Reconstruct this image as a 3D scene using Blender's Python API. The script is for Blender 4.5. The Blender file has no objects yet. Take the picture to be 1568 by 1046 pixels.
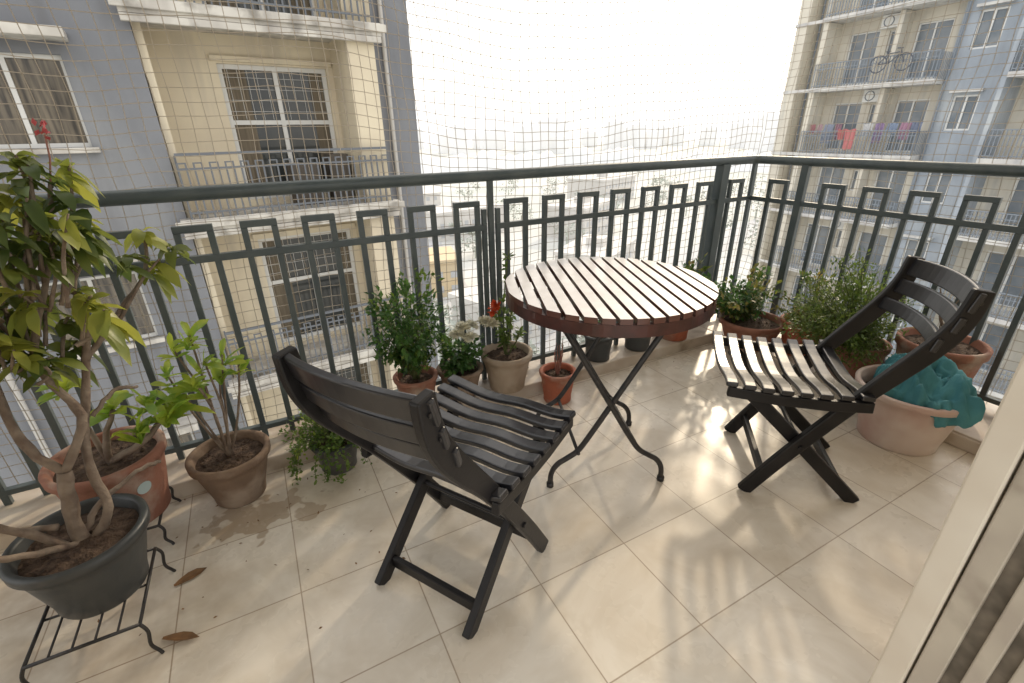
import bpy, math, random, bmesh
from mathutils import Vector, Matrix, noise
random.seed(7)
V=Vector
# ------------------------------------------------------------------ helpers
class MB:
    def __init__(s): s.v=[]; s.f=[]
    def add(s,vs,fs):
        o=len(s.v); s.v+= [tuple(x) for x in vs]; s.f+=[tuple(i+o for i in f) for f in fs]
    def box(s,x0,x1,y0,y1,z0,z1):
        s.add([(x0,y0,z0),(x1,y0,z0),(x1,y1,z0),(x0,y1,z0),(x0,y0,z1),(x1,y0,z1),(x1,y1,z1),(x0,y1,z1)],
              [(0,3,2,1),(4,5,6,7),(0,1,5,4),(1,2,6,5),(2,3,7,6),(3,0,4,7)])
    def sweep(s,path,side,a,b):
        path=[V(p) for p in path]; side=V(side).normalized(); n=len(path); vs=[];fs=[]
        for i,p in enumerate(path):
            t=(path[min(i+1,n-1)]-path[max(i-1,0)]).normalized()
            nn=t.cross(side).normalized()
            bb=b[i] if isinstance(b,(list,tuple)) else b
            for q,r in((-1,-1),(1,-1),(1,1),(-1,1)): vs.append(p+side*a*q+nn*bb*r)
        for i in range(n-1):
            for k in range(4):
                k2=(k+1)%4; fs.append((i*4+k,i*4+k2,i*4+4+k2,i*4+4+k))
        fs.append((3,2,1,0)); m=(n-1)*4; fs.append((m,m+1,m+2,m+3)); s.add(vs,fs)
    def tube(s,path,r,n=8,closed=False,radii=None,cap=True):
        path=[V(p) for p in path]; m=len(path); vs=[];fs=[]; ref=None
        for i,p in enumerate(path):
            if closed: t=path[(i+1)%m]-path[i-1]
            else: t=path[min(i+1,m-1)]-path[max(i-1,0)]
            if t.length<1e-9: t=V((0,0,1))
            t.normalize()
            if ref is None:
                ref=V((0,0,1)) if abs(t.z)<.9 else V((1,0,0))
            a=(ref-t*ref.dot(t))
            if a.length<1e-6: a=t.orthogonal()
            a.normalize(); ref=a; b=t.cross(a)
            rr=radii[i] if radii else r
            for k in range(n):
                an=2*math.pi*k/n; vs.append(p+a*math.cos(an)*rr+b*math.sin(an)*rr)
        for i in range(m if closed else m-1):
            j=(i+1)%m
            for k in range(n):
                k2=(k+1)%n; fs.append((i*n+k,i*n+k2,j*n+k2,j*n+k))
        if not closed and cap:
            fs.append(tuple(range(n-1,-1,-1))); fs.append(tuple((m-1)*n+k for k in range(n)))
        s.add(vs,fs)
    def lathe(s,prof,c,n=40,wob=0):
        vs=[];fs=[];c=V(c)
        for i,(r,z) in enumerate(prof):
            for k in range(n):
                a=2*math.pi*k/n; rr=r*(1+wob*noise.noise(V((math.cos(a)*2,math.sin(a)*2,z*9+c.x))))
                vs.append((c.x+rr*math.cos(a),c.y+rr*math.sin(a),c.z+z))
        for i in range(len(prof)-1):
            for k in range(n):
                k2=(k+1)%n; fs.append((i*n+k,i*n+k2,(i+1)*n+k2,(i+1)*n+k))
        s.add(vs,fs)
    def leaf(s,base,d,L,W,droop=.3,fold=.25,n=4,obo=.93):
        base=V(base); d=V(d).normalized(); sd=d.cross(V((0,0,1)))
        if sd.length<.05: sd=V((1,0,0))
        sd.normalize(); up=sd.cross(d).normalized(); roll=random.uniform(-.6,.6)
        sd,up=sd*math.cos(roll)+up*math.sin(roll), up*math.cos(roll)-sd*math.sin(roll)
        vs=[];fs=[]
        for i in range(n+1):
            t=i/n; tt=t**1.25; w=W*.5*(math.sin(math.pi*min(1,tt*obo+.05))**.7 if i<n else .03)
            c=base+d*L*t+V((0,0,-1))*droop*L*t*t
            vs+=[c-sd*w+up*w*fold, c, c+sd*w+up*w*fold]
        for i in range(n):
            o=i*3; fs+=[(o,o+1,o+4,o+3),(o+1,o+2,o+5,o+4)]
        s.add(vs,fs)
    def sleaf(s,base,d,L,W):
        base=V(base); d=V(d).normalized(); sd=d.cross(V((random.uniform(-.5,.5),random.uniform(-.5,.5),1)))
        if sd.length<.05: sd=V((1,0,0))
        sd.normalize(); up=sd.cross(d)
        s.add([base,base+d*L*.5-sd*W*.5+up*W*.12,base+d*L,base+d*L*.5+sd*W*.5+up*W*.12],[(0,1,2),(0,2,3)])
def obj(name,mb,mat,parent=None,smooth=False,bevel=0,loc=None,rotz=0):
    me=bpy.data.meshes.new(name); me.from_pydata(mb.v,[],mb.f); me.update()
    if smooth:
        me.polygons.foreach_set('use_smooth',[True]*len(me.polygons))
    o=bpy.data.objects.new(name,me); bpy.context.scene.collection.objects.link(o)
    me.materials.append(mat)
    if parent: o.parent=parent
    if loc: o.location=loc
    if rotz: o.rotation_euler=(0,0,rotz)
    if bevel:
        m=o.modifiers.new('b','BEVEL'); m.width=bevel; m.segments=2; m.limit_method='ANGLE'; m.angle_limit=math.radians(40)
    return o
def empty(name,loc=(0,0,0),rotz=0):
    e=bpy.data.objects.new(name,None); bpy.context.scene.collection.objects.link(e); e.location=loc; e.rotation_euler=(0,0,rotz); e.empty_display_size=.1
    return e
def dens(pr,k=4):
    out=[]
    for i in range(len(pr)-1):
        p0=pr[max(i-1,0)];p1=pr[i];p2=pr[i+1];p3=pr[min(i+2,len(pr)-1)]
        for j in range(k):
            t=j/k; out.append(tuple(.5*((2*p1[q])+(-p0[q]+p2[q])*t+(2*p0[q]-5*p1[q]+4*p2[q]-p3[q])*t*t+(-p0[q]+3*p1[q]-3*p2[q]+p3[q])*t**3) for q in range(len(p1))))
    out.append(pr[-1]); return out
# ------------------------------------------------------------------ materials
def newmat(name):
    m=bpy.data.materials.new(name); m.use_nodes=True; nt=m.node_tree; return m,nt,nt.nodes['Principled BSDF']
def N(nt,t,**k):
    n=nt.nodes.new(t)
    for a,b in k.items():
        if a in n.inputs: n.inputs[a].default_value=b
        else: setattr(n,a,b)
    return n
def plain(name,c,rough=.7,spec=.3):
    m,nt,p=newmat(name); p.inputs['Base Color'].default_value=(*c,1); p.inputs['Roughness'].default_value=rough; p.inputs['Specular IOR Level'].default_value=spec; return m
def mat(name,c1,c2=None,scale=8,rough=.6,rvar=.1,bump=0,bscale=None,detail=2,metal=0,coat=0,spec=.5,c3=None,s3=2,stretch=None,streak=None,side=None):
    m,nt,p=newmat(name); L=nt.links
    tc=N(nt,'ShaderNodeTexCoord'); src=tc.outputs['Object']
    if stretch:
        mp=N(nt,'ShaderNodeMapping'); mp.inputs['Scale'].default_value=stretch; L.new(src,mp.inputs[0]); src=mp.outputs[0]
    c2=c2 or tuple(x*.8 for x in c1)
    nz=N(nt,'ShaderNodeTexNoise'); nz.inputs['Scale'].default_value=scale; nz.inputs['Detail'].default_value=detail; L.new(src,nz.inputs['Vector'])
    cr=N(nt,'ShaderNodeValToRGB'); cr.color_ramp.elements[0].position=.35; cr.color_ramp.elements[1].position=.65
    cr.color_ramp.elements[0].color=(*c1,1); cr.color_ramp.elements[1].color=(*c2,1); L.new(nz.outputs['Fac'],cr.inputs[0]); col=cr.outputs[0]
    if c3:
        n3=N(nt,'ShaderNodeTexNoise'); n3.inputs['Scale'].default_value=s3; n3.inputs['Detail'].default_value=4; L.new(src,n3.inputs['Vector'])
        r3=N(nt,'ShaderNodeValToRGB'); r3.color_ramp.elements[0].position=.52; r3.color_ramp.elements[1].position=.68; L.new(n3.outputs['Fac'],r3.inputs[0])
        mx=N(nt,'ShaderNodeMix',data_type='RGBA'); L.new(r3.outputs[0],mx.inputs[0]); L.new(col,mx.inputs[6]); mx.inputs[7].default_value=(*c3,1); col=mx.outputs[2]
    if streak:
        ms=N(nt,'ShaderNodeMapping'); ms.inputs['Scale'].default_value=(3.2,3.2,.35); L.new(tc.outputs['Object'],ms.inputs[0])
        ns=N(nt,'ShaderNodeTexNoise'); ns.inputs['Scale'].default_value=1.3; ns.inputs['Detail'].default_value=4; L.new(ms.outputs[0],ns.inputs['Vector'])
        rs=N(nt,'ShaderNodeValToRGB'); rs.color_ramp.elements[0].position=.50; rs.color_ramp.elements[1].position=.75; rs.color_ramp.elements[1].color=(.7,.7,.7,1); L.new(ns.outputs['Fac'],rs.inputs[0])
        mx=N(nt,'ShaderNodeMix',data_type='RGBA'); L.new(rs.outputs[0],mx.inputs[0]); L.new(col,mx.inputs[6]); mx.inputs[7].default_value=(*streak,1); col=mx.outputs[2]
    if side:
        sn=N(nt,'ShaderNodeSeparateXYZ'); L.new(tc.outputs['Normal'],sn.inputs[0])
        gt=N(nt,'ShaderNodeMath',operation='LESS_THAN'); L.new(sn.outputs[2],gt.inputs[0]); gt.inputs[1].default_value=.6
        mx=N(nt,'ShaderNodeMix',data_type='RGBA'); L.new(gt.outputs[0],mx.inputs[0]); L.new(col,mx.inputs[6]); mx.inputs[7].default_value=(*side,1); col=mx.outputs[2]
    L.new(col,p.inputs['Base Color'])
    if rvar:
        mr=N(nt,'ShaderNodeMapRange'); mr.inputs[3].default_value=max(.02,rough-rvar); mr.inputs[4].default_value=min(1,rough+rvar); L.new(nz.outputs['Fac'],mr.inputs[0]); L.new(mr.outputs[0],p.inputs['Roughness'])
    else: p.inputs['Roughness'].default_value=rough
    p.inputs['Metallic'].default_value=metal; p.inputs['Coat Weight'].default_value=coat; p.inputs['Specular IOR Level'].default_value=spec
    if coat: p.inputs['Coat Roughness'].default_value=.18
    if bump:
        nb=N(nt,'ShaderNodeTexNoise'); nb.inputs['Scale'].default_value=bscale or scale*4; nb.inputs['Detail'].default_value=2; L.new(src,nb.inputs['Vector'])
        bp=N(nt,'ShaderNodeBump'); bp.inputs['Strength'].default_value=bump; bp.inputs['Distance'].default_value=.01; L.new(nb.outputs['Fac'],bp.inputs['Height']); L.new(bp.outputs[0],p.inputs['Normal'])
    return m
def leafmat(name,c1,c2,scale=14,trans=.35,rough=.4):
    m,nt,p=newmat(name); L=nt.links
    tc=N(nt,'ShaderNodeTexCoord'); nz=N(nt,'ShaderNodeTexNoise'); nz.inputs['Scale'].default_value=scale; nz.inputs['Detail'].default_value=1; L.new(tc.outputs['Object'],nz.inputs['Vector'])
    cr=N(nt,'ShaderNodeValToRGB'); cr.color_ramp.elements[0].position=.38; cr.color_ramp.elements[1].position=.62
    cr.color_ramp.elements[0].color=(*c1,1); cr.color_ramp.elements[1].color=(*c2,1); L.new(nz.outputs['Fac'],cr.inputs[0])
    L.new(cr.outputs[0],p.inputs['Base Color']); p.inputs['Roughness'].default_value=rough
    tr=N(nt,'ShaderNodeBsdfTranslucent'); hs=N(nt,'ShaderNodeHueSaturation'); hs.inputs['Value'].default_value=2.2; hs.inputs['Hue'].default_value=.485
    L.new(cr.outputs[0],hs.inputs['Color']); L.new(hs.outputs[0],tr.inputs[0])
    mx=N(nt,'ShaderNodeMixShader'); mx.inputs[0].default_value=trans; L.new(p.outputs[0],mx.inputs[1]); L.new(tr.outputs[0],mx.inputs[2])
    L.new(mx.outputs[0],nt.nodes['Material Output'].inputs[0]); return m

TILE=.3208; OX=-.1112; OY=1.4928
def floor_mat():
    m,nt,p=newmat('marble_tile'); L=nt.links
    tc=N(nt,'ShaderNodeTexCoord'); sp=N(nt,'ShaderNodeSeparateXYZ'); L.new(tc.outputs['Object'],sp.inputs[0])
    def M(op,a,b=None,c=None):
        n=N(nt,'ShaderNodeMath',operation=op)
        for i,x in enumerate((a,b,c)):
            if x is None: continue
            if isinstance(x,(int,float)): n.inputs[i].default_value=x
            else: L.new(x,n.inputs[i])
        return n.outputs[0]
    gx=M('DIVIDE',M('SUBTRACT',sp.outputs[0],OX),TILE); gy=M('DIVIDE',M('SUBTRACT',sp.outputs[1],OY),TILE)
    def edge(g):
        fr=M('FRACT',g); return M('MINIMUM',fr,M('SUBTRACT',1.0,fr))
    e=M('MINIMUM',edge(gx),edge(gy))
    gr=N(nt,'ShaderNodeMapRange'); gr.inputs[1].default_value=.004; gr.inputs[2].default_value=.0075; gr.inputs[3].default_value=1; gr.inputs[4].default_value=0; L.new(e,gr.inputs[0])
    cb=N(nt,'ShaderNodeCombineXYZ'); L.new(M('FLOOR',gx),cb.inputs[0]); L.new(M('FLOOR',gy),cb.inputs[1])
    wn=N(nt,'ShaderNodeTexWhiteNoise'); L.new(cb.outputs[0],wn.inputs[0])
    off=N(nt,'ShaderNodeVectorMath',operation='MULTIPLY_ADD'); L.new(wn.outputs['Color'],off.inputs[0]); off.inputs[1].default_value=(7,7,7); L.new(tc.outputs['Object'],off.inputs[2])
    n1=N(nt,'ShaderNodeTexNoise'); n1.inputs['Scale'].default_value=4; n1.inputs['Detail'].default_value=4; n1.inputs['Roughness'].default_value=.62; n1.inputs['Distortion'].default_value=1.0; L.new(off.outputs[0],n1.inputs['Vector'])
    cr=N(nt,'ShaderNodeValToRGB'); el=cr.color_ramp.elements; el[0].position=.3; el[0].color=(.61,.535,.43,1); el[1].position=.62; el[1].color=(.75,.69,.595,1)
    L.new(n1.outputs['Fac'],cr.inputs[0])
    hs=N(nt,'ShaderNodeHueSaturation'); mv=N(nt,'ShaderNodeMapRange'); mv.inputs[3].default_value=.92; mv.inputs[4].default_value=1.05; L.new(wn.outputs['Value'],mv.inputs[0]); L.new(mv.outputs[0],hs.inputs['Value']); L.new(cr.outputs[0],hs.inputs['Color'])
    n2=N(nt,'ShaderNodeTexNoise'); n2.inputs['Scale'].default_value=2.1; n2.inputs['Detail'].default_value=5; n2.inputs['Roughness'].default_value=.72; L.new(tc.outputs['Object'],n2.inputs['Vector'])
    r2=N(nt,'ShaderNodeValToRGB'); r2.color_ramp.elements[0].position=.46; r2.color_ramp.elements[1].position=.74; L.new(n2.outputs['Fac'],r2.inputs[0])
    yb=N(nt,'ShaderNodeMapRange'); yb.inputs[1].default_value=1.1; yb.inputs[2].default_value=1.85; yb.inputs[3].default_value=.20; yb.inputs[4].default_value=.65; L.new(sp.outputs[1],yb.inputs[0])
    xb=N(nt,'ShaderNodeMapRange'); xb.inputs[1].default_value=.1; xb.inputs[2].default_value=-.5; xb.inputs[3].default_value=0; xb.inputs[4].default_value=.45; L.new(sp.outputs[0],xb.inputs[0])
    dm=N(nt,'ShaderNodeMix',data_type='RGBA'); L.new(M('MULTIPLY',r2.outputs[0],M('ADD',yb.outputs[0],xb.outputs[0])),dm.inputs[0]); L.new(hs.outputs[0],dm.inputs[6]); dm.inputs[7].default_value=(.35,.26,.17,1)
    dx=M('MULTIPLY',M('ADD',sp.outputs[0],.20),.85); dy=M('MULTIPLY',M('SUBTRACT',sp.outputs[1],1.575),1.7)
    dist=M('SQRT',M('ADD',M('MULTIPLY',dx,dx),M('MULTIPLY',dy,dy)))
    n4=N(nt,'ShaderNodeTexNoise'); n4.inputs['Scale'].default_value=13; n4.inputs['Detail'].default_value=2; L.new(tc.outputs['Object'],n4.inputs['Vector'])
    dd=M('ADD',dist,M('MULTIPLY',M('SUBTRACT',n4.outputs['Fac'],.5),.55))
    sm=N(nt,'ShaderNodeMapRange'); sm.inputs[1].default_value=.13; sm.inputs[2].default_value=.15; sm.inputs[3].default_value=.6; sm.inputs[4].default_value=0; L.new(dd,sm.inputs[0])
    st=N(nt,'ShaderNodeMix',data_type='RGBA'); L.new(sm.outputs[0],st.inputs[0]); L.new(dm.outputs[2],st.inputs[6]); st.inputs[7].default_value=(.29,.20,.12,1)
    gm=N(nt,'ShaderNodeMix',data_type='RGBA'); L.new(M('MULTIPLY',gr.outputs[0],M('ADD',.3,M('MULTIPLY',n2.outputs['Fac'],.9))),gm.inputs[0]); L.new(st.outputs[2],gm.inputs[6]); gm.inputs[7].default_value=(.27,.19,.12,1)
    L.new(gm.outputs[2],p.inputs['Base Color'])
    rr=N(nt,'ShaderNodeMapRange'); rr.inputs[1].default_value=.3; rr.inputs[2].default_value=.75; rr.inputs[3].default_value=.19; rr.inputs[4].default_value=.42; L.new(n2.outputs['Fac'],rr.inputs[0]); L.new(rr.outputs[0],p.inputs['Roughness'])
    return m
M_floor=floor_mat()
M_kerb=mat('kerb_stone',(.58,.52,.44),(.46,.38,.30),6,.4,.1,c3=(.26,.20,.14),s3=5)
M_rail=mat('rail_paint',(.062,.082,.088),(.085,.105,.107),12,.42,.08)
M_wood=mat('dark_wood',(.0095,.009,.010),(.017,.0155,.016),9,.42,.08,.04,90,spec=.3)
M_seatwood=mat('glossy_dark_wood',(.012,.012,.015),(.021,.021,.025),7,.32,.05,.02,80,coat=.45,spec=.4)
M_table=mat('sky_sheen_slats',(.70,.68,.68),(.62,.60,.59),18,.30,.05,0,60,coat=.4,side=(.10,.035,.025))  # sky sheen painted into the pale slat tops; brown sides darken the gaps
M_rim=mat('red_brown_wood',(.075,.023,.018),(.045,.017,.014),20,.33,.08,.04)
M_iron=mat('wrought_iron',(.012,.012,.014),(.03,.026,.024),40,.45,.1,.1)
M_terra=mat('terracotta',(.33,.15,.10),(.24,.105,.07),9,.8,.08,.25,70,c3=(.40,.31,.25),s3=7)
M_terra2=mat('orange_terracotta',(.38,.11,.055),(.31,.09,.05),9,.7,.08,.2,70,c3=(.36,.2,.14),s3=9)
M_brown=mat('weathered_clay',(.21,.14,.095),(.14,.095,.065),8,.85,.08,.35,50,c3=(.33,.26,.2),s3=6)
M_beige=mat('beige_clay',(.42,.34,.26),(.33,.25,.18),8,.8,.08,.2,60,c3=(.25,.19,.13),s3=6)
M_cream=mat('cream_ceramic',(.68,.58,.52),(.60,.48,.42),5,.45,.1,.08,40,c3=(.52,.34,.29),s3=3)
M_blackpot=mat('grey_plastic',(.032,.037,.040),(.055,.058,.058),6,.42,.1,.08,40,c3=(.12,.11,.10),s3=5)
M_soil=mat('soil',(.05,.03,.02),(.10,.065,.045),60,.95,.03,1,90)
M_bark=mat('bark',(.24,.19,.145),(.14,.10,.075),22,.85,.08,.6,60)
M_stem=plain('green_stem',(.11,.13,.05))
M_lf1=leafmat('broad_leaf',(.055,.090,.022),(.115,.145,.03),9,.4)
M_lf1b=leafmat('young_leaf',(.16,.20,.035),(.25,.27,.05),9,.4)
M_lime=leafmat('lime_leaf',(.16,.28,.035),(.31,.38,.05),16,.4)
M_bush=leafmat('bush_leaf',(.028,.085,.02),(.075,.165,.035),22)
M_trail=leafmat('trailing_leaf',(.06,.12,.02),(.13,.20,.04),22)
M_fine=leafmat('fine_leaf',(.06,.11,.02),(.13,.18,.035),20)
M_yellow=leafmat('yellowing_leaf',(.07,.12,.02),(.25,.21,.05),16)
M_dry=mat('dry_leaf',(.22,.11,.04),(.13,.07,.03),30,.7)
M_red=plain('red_petal',(.62,.10,.035),.5)
M_pinkp=plain('pink_petal',(.45,.09,.10),.5)
M_white=mat('white_petal',(.82,.80,.68),(.78,.74,.55),30,.6)
M_pink=plain('pink_twig',(.27,.13,.10),.6)
M_cloth=mat('turquoise_cloth',(.045,.19,.225),(.07,.25,.285),10,.78,.05,.15,160)
M_net=plain('nylon_net',(.50,.44,.36),.6,.2)
M_wallw=mat('cream_plaster',(.66,.60,.50),(.60,.53,.43),7,.7,.05)
M_alu=mat('cream_aluminium',(.46,.41,.33),(.38,.33,.27),9,.4,.08,c3=(.2,.16,.12),s3=6)
M_dark=mat('dusty_track_channel',(.17,.14,.105),(.09,.075,.055),25,.7,.1)
M_ceil=plain('white_ceiling',(.78,.76,.72),.8)
M_label=plain('pot_label',(.45,.55,.55),.5)
# exterior
M_grey=mat('bluegrey_render',(.205,.21,.225),(.17,.175,.19),1.2,.9,0,c3=(.235,.24,.25),s3=.6,streak=(.15,.15,.155))
M_creamw=mat('cream_render',(.66,.58,.43),(.58,.50,.37),1.0,.9,0,streak=(.46,.41,.33))
M_slab=mat('weathered_concrete',(.60,.57,.51),(.42,.39,.35),2.2,.9,0,c3=(.26,.24,.21),s3=2.5,streak=(.24,.22,.2))
M_glass=mat('window_glass',(.030,.034,.034),(.055,.055,.05),2,.08,0)
M_glasscurt=mat('curtained_glass',(.20,.17,.13),(.06,.055,.05),5,.2,0,stretch=(4,4,.3))
M_curt=mat('curtain_fabric',(.16,.13,.09),(.10,.08,.055),5,.9,0,stretch=(6,6,.3))
M_frame=plain('window_frame',(.60,.59,.56),.5)
M_frail=plain('distant_rail',(.14,.15,.165),.6)
M_pipe=plain('drain_pipe',(.45,.43,.40),.6)
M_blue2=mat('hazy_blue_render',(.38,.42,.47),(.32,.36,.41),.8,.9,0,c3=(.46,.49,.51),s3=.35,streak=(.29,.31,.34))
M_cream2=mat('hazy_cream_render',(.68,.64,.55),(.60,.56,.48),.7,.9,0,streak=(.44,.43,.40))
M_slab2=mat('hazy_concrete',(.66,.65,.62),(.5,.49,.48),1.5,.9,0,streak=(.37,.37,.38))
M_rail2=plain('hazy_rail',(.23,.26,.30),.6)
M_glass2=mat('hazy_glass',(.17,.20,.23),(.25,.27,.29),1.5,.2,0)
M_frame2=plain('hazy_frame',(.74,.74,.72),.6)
M_bike=plain('bike_paint',(.10,.11,.13),.5)
# ------------------------------------------------------------------ camera / light / world
sc=bpy.context.scene
f,p,r,yaw=721.738,.4195,-.0172,.4831
fw=V((math.sin(yaw)*math.cos(p),math.cos(yaw)*math.cos(p),-math.sin(p))); rt=V((math.cos(yaw),-math.sin(yaw),0)); up=rt.cross(fw)
rt2=rt*math.cos(r)+up*math.sin(r); up2=up*math.cos(r)-rt*math.sin(r)
cd=bpy.data.cameras.new('camera'); co=bpy.data.objects.new('camera',cd); sc.collection.objects.link(co)
R=Matrix((rt2,up2,-fw)).transposed().to_4x4(); co.matrix_world=Matrix.Translation((0,0,1.25))@R
cd.sensor_width=36; cd.lens=36*f/1568; cd.clip_start=.02; cd.clip_end=9000; sc.camera=co
sc.view_settings.view_transform='Standard'; sc.view_settings.look='None'; sc.view_settings.exposure=0
el=math.radians(29); az=math.atan2(.82,.572)
sd=V((math.sin(az)*math.cos(el),math.cos(az)*math.cos(el),math.sin(el)))
sl=bpy.data.lights.new('sun','SUN'); so=bpy.data.objects.new('sun',sl); sc.collection.objects.link(so)
sl.energy=2.0; sl.angle=math.radians(2.2); sl.color=(1,.83,.60); so.rotation_euler=(-sd).to_track_quat('-Z','Y').to_euler()
w=bpy.data.worlds.new('World'); sc.world=w; w.use_nodes=True; nt=w.node_tree; bg=nt.nodes['Background']
sk=nt.nodes.new('ShaderNodeTexSky'); sk.sky_type='NISHITA'; sk.sun_disc=False; sk.sun_elevation=el; sk.sun_rotation=az; sk.dust_density=8; sk.air_density=1.2; sk.altitude=100
mx=nt.nodes.new('ShaderNodeMix'); mx.data_type='RGBA'; mx.inputs[0].default_value=.68; mx.inputs[7].default_value=(15.2,15,14.7,1)
nt.links.new(sk.outputs[0],mx.inputs[6]); nt.links.new(mx.outputs[2],bg.inputs[0]); bg.inputs[1].default_value=.15
# ------------------------------------------------------------------ balcony shell
YK=1.83; XK=2.42; YR=2.0; XR=2.74
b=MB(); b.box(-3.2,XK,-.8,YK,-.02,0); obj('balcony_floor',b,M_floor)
b=MB(); b.box(-3.2,3.0,-.8,2.12,-.30,-.024); obj('balcony_slab',b,M_slab)
b=MB(); b.box(-3.2,XK,YK,2.1,-.023,.065); b.box(XK,2.86,-.1,2.1,-.023,.065); b.box(XK-.012,XK,.0,YK,.0,.06)
obj('kerb',b,M_kerb,bevel=.006)
b=MB(); b.box(-3.2,-.123,-.05,.19,0,2.75); b.box(1.012,2.9,-.05,.205,0,2.75); b.box(-.123,1.012,-.05,.19,2.25,2.75)
hw=obj('house_wall',b,M_wallw,bevel=.008)
b=MB(); b.box(-3.3,3.0,-.9,2.12,2.75,2.95); obj('balcony_ceiling',b,M_ceil)
door=empty('sliding_door_frame')
b=MB()
b.box(.985,1.01,.118,.156,0,2.24); b.box(.985,1.01,.068,.094,0,2.24); b.box(.985,1.01,.022,.048,0,2.24); b.box(.985,1.01,-.045,.002,0,2.24)
b.box(-.12,.985,-.045,.19,2.2,2.24)
obj('frame_profiles',b,M_alu,door,bevel=.003)
b=MB(); b.box(.983,1.011,.160,.207,0,2.24); obj('frame_edge',b,M_wallw,door,bevel=.004)
b=MB(); b.box(.997,1.009,-.044,.125,0,2.2); obj('track_channel',b,M_dark,door)
# ------------------------------------------------------------------ railing
rail=empty('balcony_railing')
b=MB(); zr=1.072
b.tube([(-3.2,YR,zr),(-1,YR,zr),(1,YR,zr),(XR-.06,YR,zr),(XR-.015,YR-.015,zr),(XR,YR-.06,zr),(XR,1,zr),(XR,0,zr),(XR,-.1,zr)],.024,14)
obj('top_rail',b,M_rail,rail,smooth=True)
b=MB()
def barY(x,z0,z1,w=.011): b.box(x-w,x+w,YR-.010,YR+.010,z0,z1)
def hoopY(x):
    barY(x+.011,.065,.944); barY(x+.112,.065,.944); b.box(x,x+.123,YR-.0115,YR+.0115,.944,.968)
def hoopX(y):
    for yy in (y-.011,y-.112): b.box(XR-.010,XR+.010,yy-.011,yy+.011,.065,.944)
    b.box(XR-.0115,XR+.0115,y-.123,y,.944,.968)
for k in range(-15,4): hoopY(.148+k*.2076)
for k in range(0,7): hoopY(1.021+k*.2076)
hoopY(2.535)
for y in (1.885,1.57,1.365,1.16,.955,.75,.545,.34,.135): hoopX(y)
b.box(-3.0,.925,YR-.013,YR+.013,.836,.862); b.box(.975,XR+.013,YR-.013,YR+.013,.836,.862)
b.box(-3.0,.925,YR-.013,YR+.013,.105,.127); b.box(.975,XR+.013,YR-.013,YR+.013,.105,.127)
b.box(XR-.013,XR+.013,0,YR-.014,.836,.862); b.box(XR-.013,XR+.013,0,YR-.014,.105,.127)
for x in (.915,.985): barY(x,.065,.93,.011)
barY(.950,.065,1.06,.013)
b.box(2.43,2.488,YR-.028,YR+.028,.065,1.055); barY(XR,.065,1.055,.014)
b.box(XR-.016,XR+.016,1.66,1.70,.065,1.055); b.box(XR-.016,XR+.016,.02,.06,.065,1.055)
barY(-1.15,.065,1.06,.013)
obj('balusters',b,M_rail,rail,bevel=.002)
# ------------------------------------------------------------------ safety net
b=MB(); cell=.043
def nz3(u,v,s):
    a=noise.noise_vector(V((u*.9,v*.9,s)))*.07; c=noise.noise_vector(V((u*5,v*5,s+9)))*.014
    return a+c
def netpt(side,u,v):
    d=nz3(u,v,3.3 if side=='L' else 8.1)
    if side=='L': return V((u+d.x,2.055+abs(d.y)*.5,v+d.z-.02*math.sin(u*1.7)))
    return V((2.80+abs(d.y)*.5,u+d.x,v+d.z))
def net(side,u0,u1,v0,v1):
    nu=int((u1-u0)/cell); nv=int((v1-v0)/cell); G=[[netpt(side,u0+(u1-u0)*i/nu,v0+(v1-v0)*j/nv) for j in range(nv+1)] for i in range(nu+1)]
    for i in range(nu+1): b.tube(G[i][::1],.0015,3,cap=False)
    for j in range(nv+1): b.tube([G[i][j] for i in range(nu+1)],.0015,3,cap=False)
net('L',-2.6,2.83,.0,2.2); net('R',.0,2.05,.0,2.2)
obj('bird_safety_net',b,M_net)
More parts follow.
